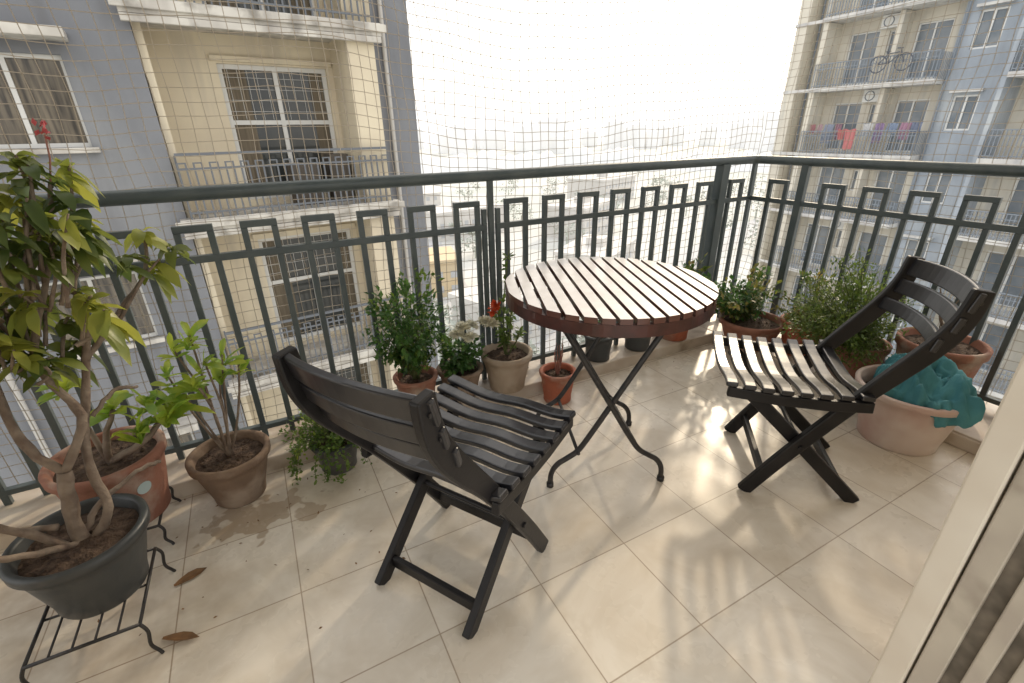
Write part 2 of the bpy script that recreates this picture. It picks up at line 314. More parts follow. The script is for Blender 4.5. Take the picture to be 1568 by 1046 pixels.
# ------------------------------------------------------------------ chairs
def chair(name,c,F):
    F=V((F[0],F[1],0)).normalized(); W=V((F.y,-F.x,0)); c=V((c[0],c[1],0))
    P=lambda fo,wo,z: c+F*fo+W*wo+V((0,0,z))
    e=empty(name)
    prof=[(.085,0),(-.03,.19),(-.19,.43),(-.27,.54),(-.325,.615),(-.365,.68),(-.39,.745),(-.402,.822)]
    pr=dens(prof,4)
    b=MB()
    nb=len(pr); wid=[.024+.007*math.sin(math.pi*min(1,max(0,(i/nb-.25)/.75))) for i in range(nb)]
    for s in(-1,1): b.sweep([P(a,s*.196,z) for a,z in pr],W,.0125,wid)
    obj('long_posts',b,M_wood,e,bevel=.005)
    b=MB()
    for s in(-1,1): b.sweep([P(-.29,s*.163,0),P(-.06,s*.163,.225),P(.14,s*.163,.415)],W,.012,.023)
    b.sweep([P(-.235,-.152,.052),P(-.235,.152,.052)],V((0,0,1)),.019,.009)
    obj('cross_legs',b,M_wood,e,bevel=.004)
    b=MB()
    b.sweep([P(.035,-.184,.085),P(.035,.184,.085)],V((0,0,1)),.018,.009)
    b.tube([P(-.062,-.215,.227),P(-.062,.215,.227)],.009,8)
    b.tube([P(-.19,-.215,.42),P(-.19,.215,.42)],.009,8)
    obj('crossbars',b,M_wood,e,bevel=.002)
    b=MB()
    for s in(-1,1):
        b.sweep([P(-.225,s*.222,.425),P(-.1,s*.222,.415),P(.05,s*.222,.415),P(.208,s*.222,.428)],W,.011,.019)
    obj('seat_rails',b,M_wood,e,bevel=.004)
    b=MB(); n=8
    for i in range(n):
        fo=-.2+.4*i/(n-1); zz=.446+.012*((fo/.2)**2)
        pts=[]
        for k in range(15):
            t=-1+2*k/14; pts.append(P(fo+.004*math.sin(t*4+1),t*.237,zz-.020*(1-t*t)+.004*math.sin(t*6)))
        b.sweep(pts,F,.0190,.0085)
    obj('seat_slats',b,M_seatwood,e,bevel=.004)
    b=MB()
    for fo,z,hh in ((-.402,.785,.031),(-.380,.715,.026),(-.347,.648,.023)):
        pts=[]
        for k in range(15):
            t=-1+2*k/14; pts.append(P(fo-.036*(1-t*t)+.014,t*.215,z+.008*(1-t*t)))
        b.sweep(pts,V((-F.x*.25,-F.y*.25,.97)),hh,.009)
    obj('back_slats',b,M_seatwood,e,bevel=.004)
    b=MB()
    for s in(-1,1):
        for fo,z in((-.06,.227),(-.19,.43),(-.40,.785),(-.378,.72)):
            q=P(fo,s*.2095,z); b.tube([q,q+W*s*.003],.006,10)
    obj('bolts',b,M_iron,e)
    return e
chair('folding_chair',(.438,1.095),(.857,.515))
chair('folding_chair',(1.607,.917),(-.724,.69))
# ------------------------------------------------------------------ table
tb=empty('bistro_table'); tc_=V((1.10,1.325,0)); D=V((.38,.925,0)).normalized(); A=V((D.y,-D.x,0)); rT=.381
b=MB(); n=15; pitch=2*rT/n
for i in range(n):
    a0=-rT+pitch*i+.0065; a1=-rT+pitch*(i+1)-.0065; seg=8
    def yl(a): return math.sqrt(max(0,rT*rT-a*a))
    outl=[]
    for k in range(seg+1): a=a0+(a1-a0)*k/seg; outl.append((a,yl(a)))
    for k in range(seg,-1,-1): a=a0+(a1-a0)*k/seg; outl.append((a,-yl(a)))
    m=len(outl); zo=random.uniform(-.0008,.0008)
    vs=[tc_+A*a+D*d+V((0,0,.735+zo)) for a,d in outl]+[tc_+A*a+D*d+V((0,0,.715)) for a,d in outl]
    fs=[tuple(range(m-1,-1,-1)),tuple(range(m,2*m))]+[(k,(k+1)%m,(k+1)%m+m,k+m) for k in range(m)]
    b.add(vs,fs)
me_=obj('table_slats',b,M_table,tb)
bm=bmesh.new(); bm.from_mesh(me_.data); bmesh.ops.recalc_face_normals(bm,faces=bm.faces); bm.to_mesh(me_.data); bm.free()
b=MB(); prof=[(rT-.022,.713),(rT-.022,.672),(rT-.002,.672),(rT-.002,.713),(rT-.022,.713)]
b.lathe(prof,(tc_.x,tc_.y,0),72)
for s in(-.2,0,.2):
    b.sweep([tc_+D*s+A*-.31+V((0,0,.702)),tc_+D*s+A*.31+V((0,0,.702))],D,.025,.010)
obj('rim_band',b,M_rim,tb)
b=MB()
lc=tc_+V((-.045,-.035,0))
leg=[(.20,.69),(.10,.52),(0,.345),(-.075,.215),(-.115,.155),(-.155,.125),(-.19,.10),(-.212,.06),(-.216,0)]
for s in(-1,1):
    for m in(-1,1):
        off=D*(s*.19+m*.008)
        b.tube([lc+off+A*(m*a)+V((0,0,z)) for a,z in dens(leg)],.0105,8)
        b.tube([lc+off+A*(m*-.216)+V((0,0,z)) for z in(0,.018)],.014,8)
for a,z in((0,.345),(-.115,.155),(.115,.155),(.2,.69),(-.2,.69)):
    b.tube([lc-D*.2+A*a+V((0,0,z)),lc+D*.2+A*a+V((0,0,z))],.007,8)
obj('iron_legs',b,M_iron,tb,smooth=True)
# ------------------------------------------------------------------ pots
def pot(parent,x,y,z,rt_,rb,h,m,lip=.022,lipr=1.0,soil=.03,fill=True):
    b=MB(); ro=rt_
    pr=[(.001,0),(rb,0),(rb+.004,.006)]
    r1=rt_*.93
    for k in range(1,6): t=k/6; pr.append((rb+(r1-rb)*t,.006+(h-lip-.006)*t))
    pr+=[(r1,h-lip),(ro,h-lip+.003),(ro+.002,h-.005),(ro-.003,h),(ro-.014,h),(ro-.019,h-.006),(r1-.016,h-lip-.01),(r1-.022,h-soil-.02)]
    b.lathe(pr,(x,y,z),48,.012); obj('pot_body',b,m,parent,smooth=True)
    b=MB(); rs=r1-.014; vs=[(x,y,z+h-soil+.008)];fs=[]
    nr=8;na=32
    for i in range(1,nr+1):
        for k in range(na):
            a=2*math.pi*k/na; rr=rs*i/nr; px=x+rr*math.cos(a);py=y+rr*math.sin(a)
            vs.append((px,py,z+h-soil+.010*noise.noise(V((px*35,py*35,1)))+.008*(1-(i/nr)**2)))
    for k in range(na): fs.append((0,1+k,1+(k+1)%na))
    for i in range(nr-1):
        for k in range(na):
            k2=(k+1)%na; fs.append((1+i*na+k,1+(i+1)*na+k,1+(i+1)*na+k2,1+i*na+k2))
    b.add(vs,fs)
    for q in range(60):
        a=random.uniform(0,6.28);rr=rs*math.sqrt(random.random())*.9; s=random.uniform(.002,.007)
        px=x+rr*math.cos(a);py=y+rr*math.sin(a);pz=z+h-soil+.006
        b.add([(px-s,py,pz),(px+s,py-s,pz),(px,py+s,pz),(px,py,pz+s*1.3)],[(0,1,3),(1,2,3),(2,0,3)])
    obj('soil',b,M_soil,parent,smooth=True)
def rv(s=1): return V((random.uniform(-1,1),random.uniform(-1,1),random.uniform(-1,1)))*s
def branch(b,pts,r0,r1,wig=.0):
    pts=dens([tuple(p) for p in pts],5); n=len(pts)
    pts=[V(q)+(rv(wig) if 0<i<n-1 else V((0,0,0))) for i,q in enumerate(pts)]
    b.tube(pts,r0,8,radii=[(r0+(r1-r0)*i/(n-1))*random.uniform(.9,1.1) for i in range(n)]); return pts
def rosette(b,c,ax,n,L,W,droop,spread=(.35,1.0),obo=.93):
    ax=V(ax).normalized(); a=ax.orthogonal().normalized(); bb=ax.cross(a)
    for i in range(n):
        th=i*2.4+random.uniform(-.4,.4); sp=random.uniform(*spread)
        d=ax*(1-sp)+(a*math.cos(th)+bb*math.sin(th))*sp
        k=random.uniform(.5,1.15)
        b.leaf(V(c)-ax*random.uniform(0,.05),d,L*k,W*k*random.uniform(.85,1.15),random.uniform(droop*.4,droop*1.5),random.uniform(.05,.5),obo=obo)
# --- adenium-like plant in grey pot
pl=empty('potted_adenium'); pot(pl,-.575,1.34,.12,.148,.096,.20,M_blackpot,.03)
b=MB(); base=V((-.575,1.34,.285))
branch(b,[base,base+V((-.005,.02,.07)),V((-.56,1.38,.48))],.020,.016,.002)
branch(b,[base+V((.02,0,0)),V((-.50,1.35,.36)),V((-.52,1.41,.48)),V((-.49,1.48,.64)),V((-.44,1.53,.83))],.013,.008,.003)
branch(b,[base+V((-.02,-.01,0)),V((-.63,1.32,.35)),V((-.72,1.34,.42)),V((-.82,1.40,.47))],.012,.008,.003)
branch(b,[V((-.56,1.38,.48)),V((-.62,1.41,.58)),V((-.63,1.45,.72)),V((-.58,1.47,.90))],.012,.007,.003)
branch(b,[V((-.56,1.38,.48)),V((-.50,1.43,.60)),V((-.55,1.47,.76)),V((-.45,1.5,1.0)),V((-.40,1.5,1.16))],.012,.005,.003)
branch(b,[V((-.47,1.50,.72)),V((-.40,1.58,.80)),V((-.32,1.66,.89)),V((-.29,1.68,.99))],.008,.004,.002)
branch(b,[V((-.60,1.33,.36)),V((-.75,1.40,.36)),V((-.87,1.47,.42))],.009,.006,.003)
branch(b,[base,V((-.54,1.40,.34)),V((-.45,1.46,.38)),V((-.40,1.50,.37))],.009,.005,.003)
branch(b,[base,V((-.62,1.25,.36)),V((-.70,1.18,.44)),V((-.78,1.15,.52))],.009,.005,.003)
branch(b,[V((-.49,1.46,.58)),V((-.44,1.50,.62)),V((-.40,1.55,.60))],.007,.004,.003)
cen=V((-.54,1.46,.66)); random.seed(31)
tips=[(-.44,1.53,.90),(-.58,1.47,.97),(-.40,1.5,1.15),(-.29,1.68,1.01),(-.33,1.64,.96),(-.24,1.7,.96),(-.27,1.66,.93),(-.52,1.5,1.06),(-.38,1.5,1.09),(-.46,1.52,1.14),(-.42,1.48,1.20),(-.44,1.5,1.22),(-.50,1.5,1.17)]
tips=[V(t) for t in tips]
while len(tips)<78:
    x=random.uniform(-.90,-.36); z=random.uniform(.70,1.20); y=random.uniform(1.40,1.62)
    if z<.84 and x>-.48: continue
    if z>1.08 and (x<-.62): continue
    t=V((x,y,z))
    if min((t-q).length for q in tips)>.048: tips.append(t)
for t in tips[6:]:
    branch(b,[t+(cen-t)*.45+rv(.02),t+(cen-t)*.2+rv(.02),t],.005,.003,.001)
obj('branches',b,M_bark,pl,smooth=True)
b=MB(); b2=MB()
for i,t in enumerate(tips):
    rosette(b if i%3 else b2,t,(t-cen).normalized()*.5+V((0,0,.55))+rv(.45),12,.068,.034,.85,(.4,1.15),obo=.86)
obj('leaves',b,M_lf1,pl,smooth=True); obj('young_leaves',b2,M_lf1b,pl,smooth=True)
b=MB(); b.tube([(-.40,1.5,1.16),(-.385,1.5,1.21),(-.378,1.5,1.26)],.002,6); obj('flower_stalk',b,M_pink,pl)
b=MB()
for q in range(12): b.sleaf(V((-.378,1.5,1.265))+rv(.012),rv()+V((0,0,.5)),.018,.010)
obj('flower',b,M_pinkp,pl)
# --- wire stands
def stand(x0,x1,y0,y1,h=.115):
    e=empty('wire_plant_stand'); b=MB()
    loop=[(x0,y0,h),(x1,y0,h),(x1,y1,h),(x0,y1,h)]
    for i in range(4): b.tube([loop[i],loop[(i+1)%4]],.0045,8)
    for k in range(1,5):
        x=x0+(x1-x0)*k/5; b.tube([(x,y0,h+.003),(x,y1,h+.003)],.0028,6)
    b.tube([(x0,(y0+y1)/2,h-.004),(x1,(y0+y1)/2,h-.004)],.0035,6)
    cx,cy=(x0+x1)/2,(y0+y1)/2
    for X,Y in((x0,y0),(x1,y0),(x1,y1),(x0,y1)):
        dx=math.copysign(1,X-cx);dy=math.copysign(1,Y-cy)
        b.tube(dens([(X,Y,h),(X+dx*.010,Y+dy*.004,h*.75),(X+dx*.004,Y+dy*.004,h*.35),(X+dx*.016,Y+dy*.006,.01),(X+dx*.020,Y+dy*.008,0.0)]),.0045,8)
    obj('wire_frame',b,M_iron,e,smooth=True)
stand(-.70,-.475,1.165,1.44,.116); stand(-.71,-.49,1.585,1.80,.086)
# --- terracotta pot with lime leaves
pl=empty('potted_frangipani'); pot(pl,-.58,1.70,.09,.158,.112,.245,M_terra,.035)
b=MB(); vs=[];fs=[]      # round maker's label stuck on the pot
for i in range(17):
    a=i*math.pi/8 if i else 0; rr=0 if i==0 else .022
    z=.235+rr*math.sin(a); ang=-.85+rr*math.cos(a)/.14; rad=.112+(.147-.112)*(z-.096)/.21+.0035
    vs.append((-.58+rad*math.cos(ang),1.70+rad*math.sin(ang),z))
for i in range(1,17): fs.append((0,i,i%16+1))
b.add(vs,fs); obj('label',b,M_label,pl)
b=MB(); bs=V((-.57,1.68,.31))
lt=[(-.42,1.66,.50),(-.38,1.63,.45),(-.50,1.64,.52),(-.36,1.68,.47),(-.62,1.72,.58),(-.45,1.60,.44)]
branch(b,[bs,V((-.50,1.65,.35)),V((-.44,1.63,.39)),V((-.40,1.64,.43))],.013,.008,.002)
branch(b,[bs,V((-.55,1.67,.41)),V((-.50,1.64,.50))],.011,.007,.002)
branch(b,[bs,V((-.60,1.71,.45)),V((-.62,1.72,.57))],.010,.006,.002)
obj('branches',b,M_bark,pl,smooth=True)
b=MB()
for t in lt: rosette(b,V(t),V((.25,-.15,1))+rv(.35),12,.105,.036,.4,(.2,.95),obo=.88)
obj('leaves',b,M_lime,pl,smooth=True)
# --- brown pot
pl=empty('potted_croton'); pot(pl,-.265,1.742,0,.136,.082,.20,M_brown,.03)
b=MB(); bs=V((-.265,1.742,.175)); lt=[(-.33,1.76,.62),(-.20,1.75,.57),(-.27,1.74,.66),(-.37,1.76,.54),(-.16,1.76,.52),(-.30,1.72,.52),(-.23,1.78,.50),(-.34,1.74,.47),(-.25,1.72,.57)]
for t in lt: branch(b,[bs+rv(.008),bs+(V(t)-bs)*.5+rv(.025),V(t)],.005,.003,.001)
obj('branches',b,M_bark,pl,smooth=True)
b=MB()
for t in lt: rosette(b,V(t),V((0,0,1))+rv(.45),11,.080,.030,.25,(.15,.9),obo=.88)
obj('leaves',b,M_lime,pl,smooth=True)
def bush(pl,c,rx,rz,n,L,W,m,base,twigs=14,seed=0,clump=.6,m2=None):
    random.seed(seed+50); c=V(c); base=V(base); bt=MB(); bl=MB(); bl2=MB()
    for i in range(twigs):
        while True:
            q=rv()
            if q.length<1: break
        q=q.normalized()*random.uniform(.55,1.08)
        t=c+V((q.x*rx,q.y*rx*.8,q.z*rz))
        mid=base+(t-base)*.5+V((0,0,.03))+rv(.02)
        pts=branch(bt,[base+rv(.012),mid,t],.003,.001,.001)
        k=n//twigs
        for j in range(k):
            u=random.uniform(.3,1.0); pp=pts[int(u*(len(pts)-1))]+rv(rx*.12)
            dd=(pp-c).normalized()*.6+rv(.8)+V((0,0,.2))
            (bl2 if (m2 and i%4==0) else bl).sleaf(pp,dd,L*random.uniform(.6,1.2),W*random.uniform(.6,1.2))
    obj('stems',bt,M_stem,pl,smooth=True); obj('leaves',bl,m,pl)
    if m2: obj('leaves_pale',bl2,m2,pl)
pl=empty('potted_trailing_vine'); pot(pl,.095,1.735,0,.096,.066,.135,M_blackpot,.018)
bush(pl,(.06,1.72,.18),.20,.10,1300,.020,.013,M_trail,(.095,1.735,.12),28,1,m2=M_lime)
random.seed(5); bt=MB(); bl=MB()
for i in range(12):
    a=random.uniform(2.2,5.8); o=V((.09,1.73,.13)); e1=o+V((math.cos(a)*.12,math.sin(a)*.12,.02)); e2=o+V((math.cos(a)*.17,math.sin(a)*.16,-.09+random.uniform(-.03,.05)))
    pts=branch(bt,[o,e1,e2],.0015,.001,.002)
    for j in range(34): bl.sleaf(pts[random.randint(3,len(pts)-1)]+rv(.012),rv(),.018,.012)
obj('trailing_stems',bt,M_stem,pl); obj('trailing_leaves',bl,M_trail,pl)
pl=empty('potted_shrub'); pot(pl,.50,1.92,.065,.102,.07,.165,M_terra,.02)
bush(pl,(.48,1.90,.53),.20,.24,2300,.036,.018,M_bush,(.50,1.92,.21),46,2,m2=M_trail)
pl=empty('potted_chrysanthemum'); pot(pl,.72,1.92,.065,.112,.07,.15,M_brown,.02)
bush(pl,(.72,1.90,.30),.125,.12,800,.035,.02,M_bush,(.72,1.92,.2),24,3)
random.seed(9); b=MB()
for c in((.715,1.84,.445),(.765,1.86,.435),(.74,1.81,.40),(.865,1.85,.43),(.835,1.86,.445),(.69,1.85,.41)):
    c=V(c)
    for q in range(120):
        d=rv(); d.z=abs(d.z)*.8+.05; d.normalize(); b.leaf(c+d*.006,d,.038,.012,.25,.3,2)
obj('blossoms',b,M_white,pl)
pl=empty('potted_crown_of_thorns'); pot(pl,.955,1.88,.065,.128,.085,.195,M_beige,.03)
random.seed(11); bt=MB(); bl=MB(); bf=MB(); o=V((.955,1.88,.24))
for t in((.90,1.86,.50),(.96,1.84,.60),(1.0,1.9,.45),(.93,1.9,.40),(1.02,1.85,.38),(.98,1.88,.76),(.94,1.87,.36)):
    t=V(t); pts=branch(bt,[o+rv(.01),o+(t-o)*.5+rv(.02),t],.004,.002,.002)
    for j in range(30): bl.sleaf(pts[random.randint(4,len(pts)-2)],rv()+V((0,0,.3)),.04,.018)
for t in((.89,1.85,.515),(.955,1.83,.625),(.875,1.85,.49)):
    for q in range(24): bf.sleaf(V(t)+rv(.010),rv()+V((0,-.3,.3)),.028,.024)
obj('stems',bt,M_stem,pl); obj('leaves',bl,M_trail,pl); obj('flowers',bf,M_red,pl)
pl=empty('potted_twigs'); pot(pl,1.165,1.735,0,.092,.066,.165,M_terra2,.022)
random.seed(12); bt=MB(); o=V((1.165,1.735,.14))
for i in range(9):
    t=o+V((random.uniform(-.06,.06),random.uniform(-.05,.05),random.uniform(.1,.2))); branch(bt,[o+rv(.01),o+(t-o)*.5+rv(.012),t],.0035,.0015,.002)
obj('twigs',bt,M_pink,pl)
for x,y,r_,nm in((1.55,1.91,.085,'a'),(1.84,1.91,.09,'b')):
    pl=empty('potted_seedling'); pot(pl,x,y,.065,r_,r_*.75,.15,M_blackpot,.018)
    bush(pl,(x,y-.01,.27),.07,.07,120,.035,.018,M_bush,(x,y,.18),8,4)
pl=empty('potted_sapling'); pot(pl,2.14,1.92,.065,.11,.08,.19,M_terra2,.025); bush(pl,(2.18,1.93,.42),.16,.18,600,.045,.022,M_yellow,(2.14,1.92,.22),24,5,m2=M_bush)
pl=empty('potted_geranium'); pot(pl,2.44,1.62,.065,.178,.12,.16,M_terra,.03)
bush(pl,(2.36,1.72,.40),.29,.18,1300,.042,.024,M_bush,(2.44,1.66,.2),36,6,m2=M_yellow)
pl=empty('potted_sapling'); pot(pl,2.58,1.40,.065,.12,.08,.2,M_terra2,.02); bush(pl,(2.55,1.42,.42),.16,.18,600,.035,.016,M_yellow,(2.58,1.4,.24),22,7,m2=M_trail)
pl=empty('potted_asparagus_fern'); pot(pl,2.54,1.10,.065,.14,.1,.2,M_terra,.03)
bush(pl,(2.42,1.13,.43),.31,.28,9500,.024,.010,M_fine,(2.50,1.12,.24),110,8,m2=M_trail)
pl=empty('potted_cuttings'); pot(pl,2.60,.80,.065,.165,.12,.30,M_terra,.04)
random.seed(14); bt=MB(); o=V((2.60,.80,.33))
for i in range(8):
    t=o+V((random.uniform(-.08,.08),random.uniform(-.08,.08),random.uniform(.12,.3))); branch(bt,[o+rv(.05)*1.0,o+(t-o)*.5+rv(.02),t],.004,.002,.003)
obj('twigs',bt,M_bark,pl)
# cream planter with cloth
pl=empty('cream_planter'); pot(pl,2.275,.735,0,.200,.138,.255,M_cream,.03,soil=.06)
cl=empty('turquoise_cloth'); b=MB(); nr=56; na=180; cx,cy,cz=2.290,.735,.258; vs=[];fs=[]
def fold(px,py,s,fr):
    q=V((px*fr,py*fr,s)); w_=noise.noise_vector(q*.6)*.9; return 1-abs(noise.noise(q+w_))*2.4
for i in range(nr+1):
    t=i/nr
    for k in range(na):
        a=2*math.pi*k/na; reach=.200+.03*math.sin(a*2+.6)+.02*math.sin(a*3)+.012*math.sin(a*7+1)
        ov=.5+.5*math.cos(a+1.0)
        s_=min(1,max(0,(ov-.45)/.3)); s_=s_*s_*(3-2*s_)
        rr=reach*(.80+.22*s_)*min(1,t*1.12)
        z=cz+.095*(1-min(1,t)**2.0)+.008
        drop=max(0,t-.78)/.22
        z-=drop*(.035+s_*(.045+.035*math.sin(a*5+.5)))
        px=cx+rr*math.cos(a);py=cy+rr*math.sin(a)
        am=min(1,t*3+.4)
        z+=am*(.075*(fold(px*1.0,py*.6,3.1,12)-.55)+.030*(fold(px*.5,py,7.7,30)-.5))*(1-.45*t)
        rr2=rr*(1+t*t*(.05*math.sin(a*13+4*noise.noise(V((math.cos(a)*2,math.sin(a)*2,t))))+.03*math.sin(a*29+t*3)))
        vs.append((cx+rr2*math.cos(a),cy+rr2*math.sin(a),z))
for i in range(nr):
    for k in range(na):
        k2=(k+1)%na; fs.append((i*na+k,i*na+k2,(i+1)*na+k2,(i+1)*na+k))
b.add(vs,fs); o=obj('folded_cloth',b,M_cloth,cl,smooth=True)
sm_=o.modifiers.new('s','SOLIDIFY'); sm_.thickness=.003
# fallen leaves
b=MB(); random.seed(3)
b.leaf((-.45,1.38,.004),(.9,.35,.02),.09,.028,.05,.4); b.leaf((-.46,1.20,.005),(.6,-.3,.02),.10,.028,.02,.4)
for i in range(45):
    b.sleaf((random.uniform(-.7,.35),random.uniform(1.0,1.80),.004),(random.uniform(-1,1),random.uniform(-1,1),.15),random.uniform(.006,.016),.006)
for i in range(22):
    b.sleaf((random.uniform(.3,2.3),random.uniform(1.45,1.80),.004),(random.uniform(-1,1),random.uniform(-1,1),.15),random.uniform(.006,.016),.006)
obj('fallen_leaves',b,M_dry)
# ------------------------------------------------------------------ buildings
def wall(b,x0,x1,z0,z1,y0,y1,holes):
    xs=sorted({x0,x1,*[h[0] for h in holes],*[h[1] for h in holes]}); zs=sorted({z0,z1,*[h[2] for h in holes],*[h[3] for h in holes]})
    for i in range(len(xs)-1):
        for j in range(len(zs)-1):
            mxx=(xs[i]+xs[i+1])/2; mz=(zs[j]+zs[j+1])/2
            if any(h[0]<mxx<h[1] and h[2]<mz<h[3] for h in holes): continue
            b.box(xs[i],xs[i+1],y0,y1,zs[j],zs[j+1])
def window(fr,gl,x0,x1,z0,z1,y,t=.05,mull=(.5,),trans=None):
    gl.box(x0,x1,y+.05,y+.06,z0,z1)
    fr.box(x0,x0+t,y,y+.045,z0,z1); fr.box(x1-t,x1,y,y+.045,z0,z1); fr.box(x0+t,x1-t,y,y+.045,z0,z0+t); fr.box(x0+t,x1-t,y,y+.045,z1-t,z1)
    for m in mull:
        x=x0+(x1-x0)*m; fr.box(x-t/2,x+t/2,y+.002,y+.043,z0+t,z1-t)
    if trans: fr.box(x0+t,x1-t,y+.004,y+.041,trans-t/2,trans+t/2)
def grail(b,x0,x1,y,z0,h=1.0,step=.11,t=.012,key=True):
    b.box(x0,x1,y-.025,y+.025,z0+h-.04,z0+h); b.box(x0,x1,y-t,y+t,z0+h-.25,z0+h-.22); b.box(x0,x1,y-t,y+t,z0+.08,z0+.11)
    n=int((x1-x0)/step)
    for i in range(n+1):
        x=x0+(x1-x0)*i/n; b.box(x-t,x+t,y-t*1.1,y+t*1.1,z0,z0+h-(.14 if key else .04))
        if key and i%2==0 and i<n: b.box(x,x+(x1-x0)/n,y-t*.9,y+t*.9,z0+h-.16,z0+h-.14)
lb=empty('apartment_building',(2.5,9.75,0),math.atan2(.132,.991))
bc,bgy,bs_,bf,bgw,bgc,br,bp,bcu=MB(),MB(),MB(),MB(),MB(),MB(),MB(),MB(),MB()
random.seed(77)
for k in range(-10,3):
    z=3*k+.02; zt=z+3
    wx=(-2.45,-.62)
    wall(bc,-3.5,-.02,z,zt,1.1,1.3,[(wx[0],wx[1],z+.12,z+2.37)])
    window(bf,bgw,wx[0],wx[1],z+.12,z+2.37,1.17,.075,(.5,),z+1.45)
    bc.box(wx[0]-.09,wx[1]+.09,1.04,1.097,z+2.40,z+2.48)
    for i in range(1,12): bf.box(wx[0]+(wx[1]-wx[0])*i/12-.003,wx[0]+(wx[1]-wx[0])*i/12+.003,1.205,1.213,z+1.5,z+2.3)
    for i in range(1,5): bf.box(wx[0]+.06,wx[1]-.06,1.200,1.204,z+1.45+i*.18,z+1.456+i*.18)
    q=random.uniform(.2,.5); bcu.box(wx[0]+.08,wx[0]+.08+q,1.214,1.219,z+.2,z+2.3); bcu.box(wx[1]-.08-q*.7,wx[1]-.08,1.214,1.219,z+.2,z+2.3)
    bc.box(-.50,-.0,.12,1.097,z,zt-.002)
    bc.box(-3.50,-3.40,.30,1.097,z,zt-.003)
    bs_.box(-3.62,.12,0,1.09,z-.20,z); bs_.box(-3.70,.20,-.05,0-.002,z-.14,z-.02); bs_.box(-3.62,.1,-.02,.06,z-.30,z-.205)
    grail(br,-3.45,-.02,.04,z+.0,1.0)
    for q in range(7): br.box(-3.462,-3.438,.12+q*.13,.14+q*.13,z,z+.96)
    gh=[(-5.65,-4.40,z+1.12,z+2.27)]
    wall(bgy,-10.5,-3.52,z,zt,.22,.42,gh+[(-8.9,-7.6,z+1.12,z+2.27)])
    for g0 in(-5.65,-8.9):
        window(bf,bgc,g0,g0+1.27,z+1.12,z+2.27,.30,.055,(.5,))
        bs_.box(g0-.12,g0+1.39,-.25,.215,z+2.42,z+2.54); bs_.box(g0-.06,g0+1.33,.12,.217,z+1.04,z+1.115)
    bgy.box(.02,.86,.45,1.2,z,zt)
bgy.box(-10.5,.86,1.32,11,-30,9)
for x,y in((.30,.38),(-6.3,.15)): bp.tube([(x,y,-30),(x,y,9)],.04,10)
obj('cream_walls',bc,M_creamw,lb); obj('grey_walls',bgy,M_grey,lb); obj('balcony_slabs',bs_,M_slab,lb,bevel=.01); obj('window_frames',bf,M_frame,lb)
obj('glass',bgw,M_glass,lb); obj('curtained_windows',bgc,M_glasscurt,lb); obj('balcony_rails',br,M_frail,lb); obj('drain_pipes',bp,M_pipe,lb); obj('curtains',bcu,M_curt,lb)
b=MB(); b.box(-1.7,-1.2,.5,.9,.02,.75); b.box(-.95,-.6,.6,1.0,.02,.9); obj('balcony_cabinets',b,plain('cabinet',(.10,.085,.07)),lb)
# right building
OYR=18.3
rb=empty('apartment_building',(26,OYR,0),-math.pi/2)
bc,bgy,bs_,bf,bgw,br,bp,bac=MB(),MB(),MB(),MB(),MB(),MB(),MB(),MB()
for k in range(-10,3):
    z=3*k-.02; zt=z+3
    hs_=[(2.3,3.6,z+.1,z+2.3),(4.0,4.6,z+1.2,z+2.2),(5.1,6.4,z+.1,z+2.3)]
    wall(bc,0.6,6.8,z,zt,1.3,1.5,hs_)
    for h in hs_: window(bf,bgw,*h,1.38,.06,(.5,))
    bc.box(0.0,.58,.35,1.5,z,zt); bc.box(1.55,1.78,.15,1.297,z,zt-.2); bc.box(4.65,4.85,.5,1.297,z,zt-.2)
    bs_.box(1.6,6.85,0,1.295,z-.18,z); bs_.box(1.55,6.9,-.04,-.002,z-.12,z-.02); bs_.box(-.05,1.54,.3,.345,z-.15,z)
    grail(br,1.65,6.8,.05,z,1.05,.13,.014,False); 
    for q in range(9): br.box(6.786,6.814,.1+q*.13,.125+q*.13,z,z+1.0)
    wall(bgy,6.82,9.1,z,zt,.95,1.2,[(7.35,8.25,z+1.0,z+2.35)])
    window(bf,bgw,7.35,8.25,z+1.0,z+2.35,1.02,.07,(.5,))
    bs_.box(7.25,8.35,.7,.945,z+2.45,z+2.55)
    wall(bc,9.12,15.5,z,zt,1.3,1.5,[(10.2,12.0,z+.1,z+2.3)]); window(bf,bgw,10.2,12.0,z+.1,z+2.3,1.38,.07,(.5,))
    bs_.box(9.3,13,-.3,1.295,z-.18,z); grail(br,9.35,12.95,-.25,z,1.05,.13,.014,False)
    bgy.box(9.14,9.28,-.2,1.297,z,zt)
    bgy.box(13.05,15.5,-.2,1.297,z,zt)
    bp.tube([(6.95,.85,z),(6.95,.85,zt)],.05,8); bp.tube([(.7,1.2,z),(.7,1.2,zt)],.05,8)
    bac.box(3.72,4.5,.98,1.28,z+2.28,z+2.8)
    bp.tube([(4.02+.2*math.cos(a*.5),.97,z+2.54+.2*math.sin(a*.5)) for a in range(13)],.02,5,closed=True)
bgy.box(0.05,15.5,1.52,14,-30,8.9)
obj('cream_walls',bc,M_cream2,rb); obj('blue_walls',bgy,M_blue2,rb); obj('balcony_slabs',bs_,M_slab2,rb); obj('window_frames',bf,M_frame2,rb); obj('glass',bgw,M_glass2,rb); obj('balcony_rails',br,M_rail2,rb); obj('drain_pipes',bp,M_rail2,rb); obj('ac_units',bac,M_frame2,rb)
cols=[(.45,.1,.12),(.6,.35,.4),(.25,.3,.45),(.35,.12,.2),(.6,.08,.08),(.65,.1,.1),(.75,.75,.75),(.3,.15,.4),(.2,.3,.5),(.5,.2,.35),(.1,.15,.3)]
random.seed(4); ln=empty('laundry',(26,OYR,0),-math.pi/2); x=1.9
